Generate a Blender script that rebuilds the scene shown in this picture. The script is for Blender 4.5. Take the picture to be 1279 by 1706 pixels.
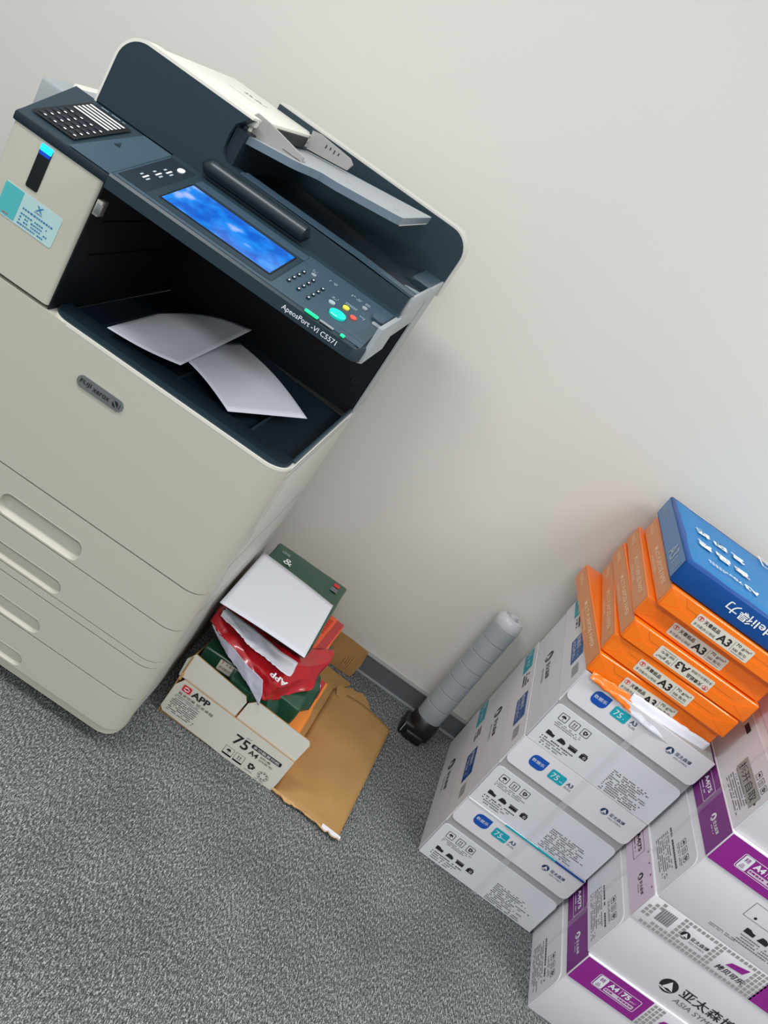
import bpy, bmesh, math, random
from mathutils import Vector, Matrix, noise
random.seed(7)
R_ = math.radians
S = bpy.context.scene
COL = S.collection
for o in list(bpy.data.objects): bpy.data.objects.remove(o)

# ------------------------------------------------------------------ camera
cd = bpy.data.cameras.new('camera'); cam = bpy.data.objects.new('camera', cd); COL.objects.link(cam)
cr = Vector((0.81299351, 0.22334088, 0.53773637)); cu = Vector((-0.58226561, 0.31640584, 0.74890193)); cf = Vector((0.00288251, 0.92195781, -0.38727961))
m = Matrix((cr, cu, -cf)).transposed().to_4x4(); m.translation = Vector((0.15976921, -1.9852299, 1.26669641))
cam.matrix_world = m
cd.sensor_fit = 'VERTICAL'; cd.sensor_height = 36; cd.sensor_width = 27; cd.lens = 1381.683 * 36 / 1706
cd.clip_start = 0.02
S.camera = cam

# ------------------------------------------------------------------ light
W = bpy.data.worlds.new('world'); S.world = W; W.use_nodes = True
W.node_tree.nodes['Background'].inputs[0].default_value = (0.90, 0.96, 1.0, 1)
W.node_tree.nodes['Background'].inputs[1].default_value = 0.58
def area(name, loc, target, sx, sy, power, color):
    l = bpy.data.lights.new(name, 'AREA'); l.shape = 'RECTANGLE'; l.size = sx; l.size_y = sy; l.energy = power; l.color = color
    o = bpy.data.objects.new(name, l); COL.objects.link(o); o.location = loc
    o.rotation_euler = (Vector(target) - Vector(loc)).to_track_quat('-Z', 'Y').to_euler()
    return o
area('ceiling_panel_light', (-1.0, -1.5, 2.75), (-1.0, -1.5, 0), 1.2, 0.3, 30, (1, 0.992, 0.975))
area('ceiling_panel_light', (1.9, -1.3, 2.75), (1.9, -1.3, 0), 1.2, 0.6, 34, (1, 0.99, 0.97))
area('ceiling_panel_light', (0.4, -3.4, 2.75), (0.4, -3.4, 0), 1.2, 0.6, 42, (1, 0.992, 0.975))
S.view_settings.view_transform = 'Standard'; S.view_settings.look = 'None'
S.view_settings.exposure = 0.16; S.view_settings.gamma = 1.0; S.view_settings.use_curve_mapping = False

# ------------------------------------------------------------------ materials
def srgb(h):
    c = [int(h[i:i + 2], 16) / 255 for i in (0, 2, 4)]
    return tuple(((x / 12.92) if x <= .04045 else ((x + .055) / 1.055) ** 2.4) for x in c) + (1,)
_m = {}
def mat(name, hexc, rough=0.5, metal=0, bump=0, bscale=60, emit=0, coat=0, var=0, vscale=8, trans=0, spec=0.5):
    if name in _m: return _m[name]
    M = bpy.data.materials.new(name); M.use_nodes = True; nt = M.node_tree; b = nt.nodes['Principled BSDF']
    c = srgb(hexc)
    b.inputs['Base Color'].default_value = c; b.inputs['Roughness'].default_value = rough; b.inputs['Metallic'].default_value = metal
    b.inputs['Coat Weight'].default_value = coat; b.inputs['Specular IOR Level'].default_value = spec
    tc = nt.nodes.new('ShaderNodeTexCoord')
    if var:
        n = nt.nodes.new('ShaderNodeTexNoise'); n.inputs['Scale'].default_value = vscale; n.inputs['Detail'].default_value = 5
        nt.links.new(tc.outputs['Object'], n.inputs['Vector'])
        r = nt.nodes.new('ShaderNodeValToRGB'); r.color_ramp.elements[0].position = .3; r.color_ramp.elements[1].position = .7
        r.color_ramp.elements[0].color = tuple(x * (1 - var) for x in c[:3]) + (1,); r.color_ramp.elements[1].color = tuple(min(1, x * (1 + var)) for x in c[:3]) + (1,)
        nt.links.new(n.outputs['Fac'], r.inputs['Fac']); nt.links.new(r.outputs['Color'], b.inputs['Base Color'])
    if bump:
        n = nt.nodes.new('ShaderNodeTexNoise'); n.inputs['Scale'].default_value = bscale; n.inputs['Detail'].default_value = 4
        nt.links.new(tc.outputs['Object'], n.inputs['Vector'])
        bp = nt.nodes.new('ShaderNodeBump'); bp.inputs['Strength'].default_value = bump; bp.inputs['Distance'].default_value = 0.003
        nt.links.new(n.outputs['Fac'], bp.inputs['Height']); nt.links.new(bp.outputs['Normal'], b.inputs['Normal'])
    if emit:
        b.inputs['Emission Color'].default_value = c; b.inputs['Emission Strength'].default_value = emit
    if trans:
        b.inputs['Alpha'].default_value = 1 - trans
    _m[name] = M
    return M
WALL = mat('wall_paint', 'd5d3cc', .75, bump=.05, bscale=180, var=.012, vscale=2)
IVORY = mat('ivory_plastic', 'bfbdaf', .42, bump=.03, bscale=500, spec=.35)
IVORY2 = mat('ivory_plastic_rim', 'e2e0d6', .4)
SIDEW = mat('side_plastic', 'c3c4bd', .5, spec=.35)
LGREY = mat('light_grey_plastic', '9fa5a9', .42, spec=.4)
MGREY = mat('mid_grey_plastic', '8c9398', .45)
NAVY = mat('slate_navy_plastic', '22343e', .42, bump=.03, bscale=600, spec=.4)
NAVY2 = mat('slate_blue_panel', '384d5b', .38, spec=.45)
NAVYD = mat('dark_navy_plastic', '16242f', .45, spec=.4)
BLACK = mat('black_plastic', '0d1114', .45, spec=.4)
CAV = mat('cavity_black_plastic', '11171c', .5, spec=.3)
HANDLE = mat('glossy_grip', '16232b', .36)
GUIDE = mat('warm_grey_plastic', '9c9a98', .45)
TRAYE = mat('tray_edge_slate', '677884', .4)
SHELL = mat('back_shell_ivory', 'cbcac3', .45)
WARMC = mat('warm_white_board', 'd8d5ca', .5, bump=.06, bscale=35, var=.02, vscale=8, spec=.35)
SILVER = mat('badge_silver', '8b8f90', .35, metal=.6)
WHITEINK = mat('white_print', 'e8ecee', .5)
GREYINK = mat('grey_print', '9fb0ba', .5)
PAPER = mat('white_paper', 'e0e2ea', .6, var=.01, spec=.3)
SHEET = mat('white_paper_sheet', 'd9dbe6', .6, spec=.3)
CARTON = mat('white_carton_board', 'dadae0', .5, bump=.05, bscale=40, var=.02, vscale=9, spec=.35)
CARTON2 = mat('white_carton_front', 'e1dfe3', .45, bump=.05, bscale=30, var=.02, vscale=7, spec=.4)
CARTGAP = mat('grey_inner_flap', 'a2a2a2', .6)
CARTEDGE = mat('board_edge', '6f6b66', .8)
KRAFT = mat('kraft_board', 'a88250', .7, bump=.12, bscale=25, var=.09, vscale=10, spec=.25)
KRAFTD = mat('kraft_board_torn', 'c19a68', .85, bump=.6, bscale=120, var=.15, vscale=60)
INK = mat('black_print', '1e1e22', .5)
INKG = mat('faded_print', '6a6a70', .6)
INKN = mat('navy_print', '173a63', .5)
BLUEB = mat('blue_badge_print', '0c4fae', .4)
TEAL = mat('teal_print', '12a5b8', .4)
BLUEL = mat('blue_label_print', '124a94', .4)
ORANGE = mat('orange_wrapper', 'fb7a08', .32, bump=.18, bscale=14, coat=.25, spec=.5)
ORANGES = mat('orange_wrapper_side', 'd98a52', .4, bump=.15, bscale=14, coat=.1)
OPALE = mat('pale_orange_print', 'ffdcb8', .5)
LABEL = mat('cream_label', 'd8d2c4', .5)
REDINK = mat('red_print', 'd5202a', .45)
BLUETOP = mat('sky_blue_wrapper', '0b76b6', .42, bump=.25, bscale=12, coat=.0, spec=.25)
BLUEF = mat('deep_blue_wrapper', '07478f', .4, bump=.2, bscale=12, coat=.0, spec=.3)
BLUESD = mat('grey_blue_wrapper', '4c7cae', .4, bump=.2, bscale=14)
PURPLE = mat('purple_print', '92208c', .4, var=.03, vscale=12)
PURPLED = mat('purple_side_print', '7b2a80', .45)
PINKW = mat('pink_white_board', 'd9c6d6', .5)
CHECK = mat('checker_grey_print', '9b9a96', .5)
GREEN = mat('dark_green_wrapper', '1e4a36', .3, bump=.3, bscale=16, coat=.3)
RED = mat('red_wrapper', 'b4141f', .25, bump=.5, bscale=22, coat=.5)
REDO = mat('orange_red_wrapper', 'ec5a2a', .35, bump=.2, bscale=20)
AMBER = mat('amber_wrapper', 'f08a30', .35, bump=.15, bscale=20)
LILAC = mat('wrapper_inner_grey', 'b4b2c4', .5, bump=.3, bscale=25)
TUBE = mat('grey_toner_plastic', '9aa1a6', .42, var=.05, vscale=14)
TUBEW = mat('milky_cap_plastic', 'c3c4c8', .35, bump=.3, bscale=60)
BLK = mat('black_cap_plastic', '0f1012', .4, bump=.1, bscale=80)
BASEB = mat('dark_grey_aluminium', '74777b', .38, metal=.35, var=.05, vscale=30)
BASEL = mat('baseboard_lip', 'a9abad', .4, metal=.3)
TAPE = mat('clear_tape', 'e6e7ea', .25, trans=.86)
STICKER = mat('sticker_pale', 'b5d4d4', .4)
STICKT = mat('sticker_teal', '4fb6b8', .4)
STICKI = mat('sticker_ink', '2a78a8', .5)
LEDC = mat('led_cyan', '12b4ff', .3, emit=1.6)
LEDB = mat('led_deep', '0a3fb4', .3, emit=.35)
GRN = mat('led_green', '10e08a', .3, emit=.75)
STARTC = mat('start_button', '0cc7b4', .35, emit=.35)
YEL = mat('yellow_button', 'f0d84a', .4)
REDB = mat('red_button', 'e8584a', .4)
METAL = mat('latch_metal', 'c8c4bc', .3, metal=.8)

# carpet: salt-and-pepper heather with slanted yarn streaks
CARPET = bpy.data.materials.new('carpet_heather'); CARPET.use_nodes = True
nt = CARPET.node_tree; b = nt.nodes['Principled BSDF']; b.inputs['Roughness'].default_value = .95; b.inputs['Specular IOR Level'].default_value = .1
tc = nt.nodes.new('ShaderNodeTexCoord')
def nz(scale, rot, sc, detail=2):
    mp = nt.nodes.new('ShaderNodeMapping'); mp.inputs['Rotation'].default_value = (0, 0, rot); mp.inputs['Scale'].default_value = sc
    n = nt.nodes.new('ShaderNodeTexNoise'); n.inputs['Scale'].default_value = scale; n.inputs['Detail'].default_value = detail
    nt.links.new(tc.outputs['Object'], mp.inputs['Vector']); nt.links.new(mp.outputs['Vector'], n.inputs['Vector']); return n
n1 = nz(640, 0, (1, .6, 1), 3); n2 = nz(430, .5, (1, .28, 1), 2); n3 = nz(6, 0, (1, 1, 1), 2)
mx = nt.nodes.new('ShaderNodeMath'); mx.operation = 'ADD'; nt.links.new(n1.outputs['Fac'], mx.inputs[0]); nt.links.new(n2.outputs['Fac'], mx.inputs[1])
mx2 = nt.nodes.new('ShaderNodeMath'); mx2.operation = 'MULTIPLY_ADD'; mx2.inputs[1].default_value = .12; nt.links.new(n3.outputs['Fac'], mx2.inputs[0]); nt.links.new(mx.outputs[0], mx2.inputs[2])
mr = nt.nodes.new('ShaderNodeMapRange'); mr.inputs['From Min'].default_value = .74; mr.inputs['From Max'].default_value = 1.38; nt.links.new(mx2.outputs[0], mr.inputs['Value'])
rp = nt.nodes.new('ShaderNodeValToRGB'); rp.color_ramp.elements[0].color = srgb('1c1e1f'); rp.color_ramp.elements[1].color = srgb('c4c6c6')
e = rp.color_ramp.elements.new(.5); e.color = srgb('5a5d5d')
nt.links.new(mr.outputs[0], rp.inputs['Fac']); nt.links.new(rp.outputs['Color'], b.inputs['Base Color'])
bp = nt.nodes.new('ShaderNodeBump'); bp.inputs['Strength'].default_value = .4; bp.inputs['Distance'].default_value = .004
nt.links.new(mx.outputs[0], bp.inputs['Height']); nt.links.new(bp.outputs['Normal'], b.inputs['Normal'])

# lit touch screen: blue with soft pale blobs (drifting icons)
SCREEN = bpy.data.materials.new('touch_screen'); SCREEN.use_nodes = True
nt = SCREEN.node_tree; b = nt.nodes['Principled BSDF']; b.inputs['Roughness'].default_value = .15
tc = nt.nodes.new('ShaderNodeTexCoord')
n = nt.nodes.new('ShaderNodeTexNoise'); n.inputs['Scale'].default_value = 26; n.inputs['Detail'].default_value = 2
nt.links.new(tc.outputs['Object'], n.inputs['Vector'])
rp = nt.nodes.new('ShaderNodeValToRGB'); els = rp.color_ramp.elements
els[0].position = .38; els[0].color = srgb('0a5cc4'); els[1].position = .74; els[1].color = srgb('b8c4f2')
e = els.new(.56); e.color = srgb('1b88ea')
nt.links.new(n.outputs['Fac'], rp.inputs['Fac'])
nt.links.new(rp.outputs['Color'], b.inputs['Emission Color']); b.inputs['Emission Strength'].default_value = 1.0
b.inputs['Base Color'].default_value = srgb('061430')

# ------------------------------------------------------------------ geometry helpers
class Fr:                                        # a flat frame: (a, b, h) -> point
    def __init__(s, o, u, v):
        s.o = Vector(o); s.u = Vector(u).normalized(); s.v = Vector(v).normalized(); s.n = s.u.cross(s.v)
    def p(s, a, b, h=0): return s.o + s.u * a + s.v * b + s.n * h
_tx = {}
def text_mesh(s, bold=0):
    k = (s, bold)
    if k not in _tx:
        c = bpy.data.curves.new('t', 'FONT'); c.body = s; c.size = 1; c.offset = bold; c.resolution_u = 3
        o = bpy.data.objects.new('t', c); COL.objects.link(o)
        bpy.context.view_layer.update()
        me = bpy.data.meshes.new_from_object(o.evaluated_get(bpy.context.evaluated_depsgraph_get()))
        vs = [(v.co.x, v.co.y) for v in me.vertices]; fs = [tuple(p.vertices) for p in me.polygons]
        bpy.data.objects.remove(o); bpy.data.curves.remove(c); bpy.data.meshes.remove(me)
        _tx[k] = (vs, fs)
    return _tx[k]
def rrect(x0, x1, y0, y1, r, seg=5, corners=(1, 1, 1, 1)):    # bl, br, tr, tl
    pts = []
    for i, (cx, cy, a0) in enumerate(((x0 + r, y0 + r, 180), (x1 - r, y0 + r, 270), (x1 - r, y1 - r, 0), (x0 + r, y1 - r, 90))):
        if corners[i]:
            for k in range(seg + 1):
                a = R_(a0 + 90 * k / seg); pts.append((cx + r * math.cos(a), cy + r * math.sin(a)))
        else:
            pts.append(((x0, y0), (x1, y0), (x1, y1), (x0, y1))[i])
    return pts
def ell(cx, cy, rx, ry, n=28, a0=0, a1=360):
    return [(cx + rx * math.cos(R_(a0 + (a1 - a0) * k / n)), cy + ry * math.sin(R_(a0 + (a1 - a0) * k / n))) for k in range(n + (a1 - a0 < 360))]
class B:
    def __init__(s): s.bm = bmesh.new(); s.mats = []
    def mi(s, m):
        if m not in s.mats: s.mats.append(m)
        return s.mats.index(m)
    def add(s, vs, fs, m, smooth=False):
        bv = [s.bm.verts.new(v) for v in vs]; i = s.mi(m)
        for f in fs:
            try:
                F = s.bm.faces.new([bv[k] for k in f]); F.material_index = i; F.smooth = smooth
            except ValueError: pass
    def box(s, x0, x1, y0, y1, z0, z1, m, r=0, seg=2, xf=None):
        t = bmesh.new(); bmesh.ops.create_cube(t, size=1)
        for v in t.verts: v.co = Vector((x0 + (v.co.x + .5) * (x1 - x0), y0 + (v.co.y + .5) * (y1 - y0), z0 + (v.co.z + .5) * (z1 - z0)))
        if r: bmesh.ops.bevel(t, geom=list(t.edges), offset=r, segments=seg, profile=.5, affect='EDGES')
        if xf: 
            for v in t.verts: v.co = xf @ v.co
        t.verts.index_update()
        s.add([v.co.copy() for v in t.verts], [[v.index for v in f.verts] for f in t.faces], m); t.free()
    def prism(s, poly, fr, h0, h1, m, mtop=None, r=0):
        n = len(poly); vs = [fr.p(a, b, h0) for a, b in poly] + [fr.p(a, b, h1) for a, b in poly]
        if r:
            t = bmesh.new(); bv = [t.verts.new(v) for v in vs]
            t.faces.new(bv[:n][::-1]); t.faces.new(bv[n:])
            for k in range(n): t.faces.new([bv[k], bv[(k + 1) % n], bv[n + (k + 1) % n], bv[n + k]])
            t.normal_update()
            top = [e for e in t.edges if e.verts[0].index >= 0 and abs((e.verts[0].co - fr.o).dot(fr.n) - h1) < 1e-6 and abs((e.verts[1].co - fr.o).dot(fr.n) - h1) < 1e-6]
            bmesh.ops.bevel(t, geom=top, offset=r, segments=2, profile=.5, affect='EDGES')
            t.verts.index_update()
            s.add([v.co.copy() for v in t.verts], [[v.index for v in f.verts] for f in t.faces], m); t.free(); return
        s.add(vs, [list(range(n))[::-1]] + [[k, (k + 1) % n, n + (k + 1) % n, n + k] for k in range(n)], m)
        s.add([fr.p(a, b, h1) for a, b in poly], [list(range(n))], mtop or m)
    def dec(s, poly, fr, m, h=.0005): s.add([fr.p(a, b, h) for a, b in poly], [list(range(len(poly)))], m)
    def rect(s, x0, x1, y0, y1, fr, m, h=.0005): s.dec([(x0, y0), (x1, y0), (x1, y1), (x0, y1)], fr, m, h)
    def ring(s, poly_o, poly_i, fr, m, h=.0005):
        n = len(poly_o)
        s.add([fr.p(a, b, h) for a, b in poly_o] + [fr.p(a, b, h) for a, b in poly_i], [[k, (k + 1) % n, n + (k + 1) % n, n + k] for k in range(n)], m)
    def text(s, t, fr, x, y, m, H=None, Wd=None, bold=0, h=.0008, rot=0, shear=0):     # x, y = lower left; fitted to height / width
        vs, fs = text_mesh(t, bold)
        if not vs: return
        x0 = min(v[0] for v in vs); x1 = max(v[0] for v in vs); y0 = min(v[1] for v in vs); y1 = max(v[1] for v in vs)
        sy = H / (y1 - y0) if H else None; sx = Wd / (x1 - x0) if Wd else sy
        if sy is None: sy = sx
        c, q = math.cos(rot), math.sin(rot); out = []
        for vx, vy in vs:
            a = (vx - x0) * sx; b_ = (vy - y0) * sy; a += shear * b_
            out.append(fr.p(x + c * a - q * b_, y + q * a + c * b_, h))
        s.add(out, fs, m)
    def lines(s, fr, x0, x1, y1, n, pitch, m, th=.45, h=.0006, ragged=.25, fill=.8):      # rows of illegible small print
        for i in range(n):
            y = y1 - i * pitch; x = x0; xe = x1 - random.random() * ragged * (x1 - x0)
            while x < xe:
                w = pitch * random.uniform(.35, .8)
                if random.random() < fill:
                    s.rect(x, min(x + w, xe), y - pitch * th, y, fr, m, h)
                x += w + pitch * .22
    def grid(s, P, nu, nv, m, smooth=True, m2=None):
        vs = [P(i / nu, j / nv) for j in range(nv + 1) for i in range(nu + 1)]
        s.add(vs, [[j * (nu + 1) + i, j * (nu + 1) + i + 1, (j + 1) * (nu + 1) + i + 1, (j + 1) * (nu + 1) + i] for j in range(nv) for i in range(nu)], m, smooth)
    def lathe(s, prof, o, axis, m, n=36, smooth=True):
        ax = Vector(axis).normalized(); t = ax.orthogonal().normalized(); q = ax.cross(t); o = Vector(o); vs = []
        for r, h in prof:
            for k in range(n):
                a = 2 * math.pi * k / n; vs.append(o + ax * h + t * (r * math.cos(a)) + q * (r * math.sin(a)))
        fs = [[j * n + k, j * n + (k + 1) % n, (j + 1) * n + (k + 1) % n, (j + 1) * n + k] for j in range(len(prof) - 1) for k in range(n)]
        fs += [list(range(n))[::-1], [(len(prof) - 1) * n + k for k in range(n)]]
        s.add(vs, fs, m, smooth)
    def done(s, name, parent=None, angle=32, solid=0, label=None):
        me = bpy.data.meshes.new(name)
        bmesh.ops.recalc_face_normals(s.bm, faces=[f for f in s.bm.faces if not f.smooth and len(f.verts) < 0]) if False else None
        s.bm.to_mesh(me); s.bm.free()
        for m_ in s.mats: me.materials.append(m_)
        me.shade_smooth(); me.set_sharp_from_angle(angle=R_(angle))
        o = bpy.data.objects.new(name, me); COL.objects.link(o)
        if solid:
            md = o.modifiers.new('thickness', 'SOLIDIFY'); md.thickness = solid; md.offset = 0
        if parent: o.parent = parent
        if label: o['label'] = label
        return o
def thing(name, label, cat, loc=(0, 0, 0), rz=0, group=None):
    o = bpy.data.objects.new(name, None); o.empty_display_size = .05; COL.objects.link(o)
    o.location = loc; o.rotation_euler = (0, 0, rz); o['label'] = label; o['category'] = cat
    if group: o['group'] = group
    return o
def tag(o, label, cat, group=None):
    o['label'] = label; o['category'] = cat
    if group: o['group'] = group
    return o
def cut(o, cutter):                               # boolean difference, applied
    md = o.modifiers.new('cut', 'BOOLEAN'); md.operation = 'DIFFERENCE'; md.object = cutter; md.solver = 'EXACT'
    bpy.context.view_layer.update()
    me = bpy.data.meshes.new_from_object(o.evaluated_get(bpy.context.evaluated_depsgraph_get()))
    o.modifiers.clear(); o.data = me; me.shade_smooth(); me.set_sharp_from_angle(angle=R_(32))
    bpy.data.objects.remove(cutter)

# ------------------------------------------------------------------ pictograms
def symbol(b, fr, cx, cy, r, m, back):             # round emblem with a triangular sail
    b.dec(ell(cx, cy, r, r * .98, 36), fr, m, .0006)
    b.dec([(cx - r * .05, cy + r * .72), (cx + r * .72, cy - r * .42), (cx + r * .1, cy - r * .3), (cx - r * .62, cy - r * .62)], fr, back, .0009)
    b.dec([(cx - r * .98, cy - r * .5), (cx - r * .62, cy - r * .44), (cx + r * .2, cy - r * .62), (cx + r * .86, cy - r * .5), (cx + r * .1, cy - r * .74), (cx - r * .6, cy - r * .68)], fr, back, .0009)
def frame_icon(b, fr, cx, cy, s_, m):
    b.ring(rrect(cx - s_, cx + s_, cy - s_, cy + s_, s_ * .25, 3), rrect(cx - s_ * .88, cx + s_ * .88, cy - s_ * .88, cy + s_ * .88, s_ * .22, 3), fr, m, .0006)
def umbrella(b, fr, cx, cy, s_, m):
    b.dec(ell(cx, cy - s_ * .1, s_ * .62, s_ * .66, 14, 0, 180), fr, m, .0006)
    b.rect(cx - s_ * .05, cx + s_ * .05, cy - s_ * .7, cy, fr, m)
    b.rect(cx - s_ * .05, cx + s_ * .25, cy - s_ * .75, cy - s_ * .65, fr, m)
def arrows(b, fr, cx, cy, s_, m):
    for d in (-.3, .3):
        x = cx + d * s_
        b.rect(x - s_ * .07, x + s_ * .07, cy - s_ * .5, cy + s_ * .3, fr, m)
        b.dec([(x - s_ * .22, cy + s_ * .22), (x + s_ * .22, cy + s_ * .22), (x, cy + s_ * .62)], fr, m, .0006)
    b.rect(cx - s_ * .6, cx + s_ * .6, cy - s_ * .68, cy - s_ * .58, fr, m)
def recycle(b, fr, cx, cy, s_, m):
    for k in range(3):
        a = R_(90 + 120 * k); c, q = math.cos(a), math.sin(a)
        def T(x, y): return (cx + s_ * (x * -q + y * c), cy + s_ * (x * c + y * q))
        b.dec([T(-.42, .2), T(.12, .2), T(.3, .5), T(-.1, .62)], fr, m, .0006)
        b.dec([T(.1, .1), T(.62, .22), T(.38, .62)], fr, m, .0006)
def machine(b, fr, cx, cy, w, m, kind):
    h = w * .55
    if kind == 0: b.dec([(cx - w / 2, cy - h / 2), (cx + w / 2, cy - h / 2), (cx + w / 2, cy + h * .2), (cx + w * .2, cy + h * .2), (cx - w * .1, cy + h * .5), (cx - w / 2, cy + h * .5)], fr, m, .0006)
    elif kind == 1: b.dec([(cx - w / 2, cy - h / 2), (cx + w * .45, cy - h / 2), (cx + w * .5, cy + h * .1), (cx + w * .1, cy + h * .55), (cx - w * .3, cy + h * .55)], fr, m, .0006)
    elif kind == 2:
        b.rect(cx - w / 2, cx + w / 2, cy - h / 2, cy + h * .2, fr, m, .0006); b.rect(cx - w * .6, cx + w * .5, cy + h * .28, cy + h * .5, fr, m, .0006)
    else:
        b.rect(cx - w * .42, cx + w * .42, cy - h * .6, cy + h * .45, fr, m, .0006); b.rect(cx - w * .3, cx + w * .3, cy + h * .5, cy + h * .75, fr, m, .0006)
        b.ring(ell(cx + w * .1, cy - h * .1, w * .16, w * .16, 12), ell(cx + w * .1, cy - h * .1, w * .1, w * .1, 12), fr, CARTON2, .0009)

# ================================================================== SETTING
b = B(); b.box(-3.2, 4.2, -5.2, .1, -.05, 0, CARPET); o = b.done('floor'); o['kind'] = 'structure'
b = B(); b.box(-3.2, 4.2, 0, .1, 0, 2.8, WALL); o = b.done('wall_back'); o['kind'] = 'structure'
b = B(); b.box(-3.2, 4.2, -.009, -.0, .0, .064, BASEB); b.box(-3.2, 4.2, -.013, -.0, .061, .067, BASEL, .0015); b.box(-3.2, 4.2, -.014, 0, 0, .006, BASEL, .001)
o = b.done('baseboard_back'); o['kind'] = 'structure'

# ================================================================== PRINTER
PX, PY, PR = -.0022, -.7748, .0238
P = thing('multifunction_printer', 'large ivory and slate blue office photocopier standing on the carpet near the wall', 'photocopier', (PX, PY, 0), PR)
FRONT = Fr((0, 0, 0), (1, 0, 0), (0, 0, 1))       # front face, n = -y
TOPF = Fr((0, 0, 0), (1, 0, 0), (0, 1, 0))        # plan, n = +z
def plan(x0, x1, y0, y1, r, seg=8): return rrect(x0, x1, y0, y1, r, seg, (1, 1, 0, 0))
b = B(); b.box(-.617, -.004, .03, .584, .045, .684, SIDEW, .004); b.box(-.0075, -.004, .03, .584, .68, .703, SIDEW)
SR = Fr((-.004, 0, 0), (0, 1, 0), (0, 0, 1))      # right side, n = +x
for z in (.66, .45, .33): b.rect(.09, .56, z, z + .0018, SR, MGREY)
b.rect(.10, .102, .34, .66, SR, MGREY)
for k, z in enumerate((.62, .575, .50, .38)): b.rect(.13, .134, z - .02, z + .02, SR, IVORY2)
b.done('body', P)
def panel_front(name, z0, z1, hnd=None, y1=.05, m=IVORY, lip=0):
    b = B(); b.prism(plan(-.62, 0, 0, y1, .04), TOPF, z0, z1, m, r=.003)
    o = b.done(name, P)
    if hnd:
        c = B(); vs = []; ns = 0
        for k in range(25):
            tt = k / 24; x = -.396 + .170 * (.5 - .5 * math.cos(math.pi * tt)); q = min(x + .396, -.226 - x); e_ = min(1, q / .018); g = (1 - (1 - e_) ** 2) ** .5
            tp_ = hnd - .016 * (1 - g); bt = z0 + .003 + .012 * (1 - g); D = .003 + .021 * g
            secp = [(-.02, bt), (-.02, tp_), (D * .75, tp_), (D * .97, tp_ - .004 * g - .0005), (D, tp_ - (tp_ - bt) * .35), (D * .85, tp_ - (tp_ - bt) * .58), (D * .5, tp_ - (tp_ - bt) * .82), (0.0, bt + .0004)]
            vs += [Vector((x, y_, z_)) for y_, z_ in secp]; ns = len(secp)
        c.add(vs, [[k * ns + i, (k + 1) * ns + i, (k + 1) * ns + (i + 1) % ns, k * ns + (i + 1) % ns] for k in range(24) for i in range(ns)] + [list(range(ns)), [24 * ns + i for i in range(ns)][::-1]], m, True)
        bmesh.ops.recalc_face_normals(c.bm, faces=c.bm.faces)
        cutter = c.done('cutter'); cut_obj(o, cutter)
        t = B(); t.box(-.386, -.236, -.0005, .002, hnd - .0002, hnd + .0012, IVORY, .0005); t.done('grip_edge', o)
    return o
def cut_obj(o, c):
    c.parent = P; cut(o, c)
d = panel_front('front_door', .4225, .7065)
for z0, z1, hz in ((.3305, .4190, .377), (.2470, .3275, .2815), (.1450, .2275, .1815), (.0560, .1415, .0905)):
    panel_front('paper_drawer', z0, z1, hz)
panel_front('trim_band', .2305, .2445, y1=.04)
b = B(); b.prism(plan(-.615, -.004, .006, .05, .04), TOPF, .035, .0535, IVORY); b.box(-.6, -.02, .04, .57, .035, .05, MGREY); b.done('base_plinth', P)
for x in (-.56, -.06):
    for y in (.08, .52):
        b = B(); b.lathe([(.017, -.012), (.019, -.010), (.019, .010), (.017, .012)], (x, y, .019), (1, 0, 0), BLACK, 20); b.box(x - .014, x + .014, y - .012, y + .012, .019, .036, MGREY); b.done('caster', P)
b = B(); b.prism(rrect(-.366, -.277, .630, .651, .0104, 8), FRONT, 0, .0022, SILVER, r=.001)
b.text('FUJI', FRONT, -.360, .6365, INK, H=.0088, Wd=.021, bold=.012, h=.0030); b.text('xerox', FRONT, -.335, .6365, INK, H=.0068, Wd=.032, bold=.012, h=.0030)
b.dec(ell(-.2915, .6405, .0055, .0055), FRONT, INK, .0030); b.dec([(-.2985, .6455), (-.2955, .6460), (-.2845, .6350), (-.2875, .6348)], FRONT, SILVER, .0034); b.rect(-.2835, -.2825, .636, .645, FRONT, INK, .0030)
b.done('maker_badge', P)
# left tower
b = B(); b.prism(rrect(-.62, -.4615, 0, .584, .006, 4), TOPF, .7135, .934, IVORY, r=.004); 
b.box(-.4615, -.459, .006, .46, .70, .934, CAV)
tw = b.done('output_tower', P)
b = B(); b.prism(rrect(-.5665, -.5455, .858, .9265, .003, 3), FRONT, 0, .0012, BLACK); b.dec(rrect(-.5665, -.5455, .9175, .928, .002, 3), FRONT, LEDC, .0016); b.rect(-.5655, -.5465, .912, .9175, FRONT, LEDB, .0016)
b.done('status_light', P)
b = B(); SF = Fr((0, -.0002, 0), (1, 0, -.012), (.012, 0, 1))
b.prism(rrect(-.606, -.502, .790, .842, .004, 3), SF, 0, .0005, STICKER); b.rect(-.6055, -.572, .792, .8405, SF, STICKT, .0007)
b.text('X', SF, -.5465, .8275, STICKI, H=.009, Wd=.012, bold=.03, h=.0009); b.lines(SF, -.5475, -.533, .826, 1, .0035, STICKI, ragged=0, h=.0009)
b.lines(SF, -.566, -.510, .8205, 1, .006, STICKI, ragged=.02, fill=1, h=.0009); b.lines(SF, -.566, -.512, .812, 4, .0052, STICKI, ragged=.35, h=.0009)
b.lines(SF, -.603, -.583, .7965, 1, .004, REDINK, ragged=.1, h=.0009)
b.done('service_sticker', P)
b = B(); b.box(-.4590, -.449, .004, .022, .880, .905, METAL, .001); b.box(-.456, -.446, .003, .006, .884, .900, SILVER, .001); b.done('latch', P)
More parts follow.
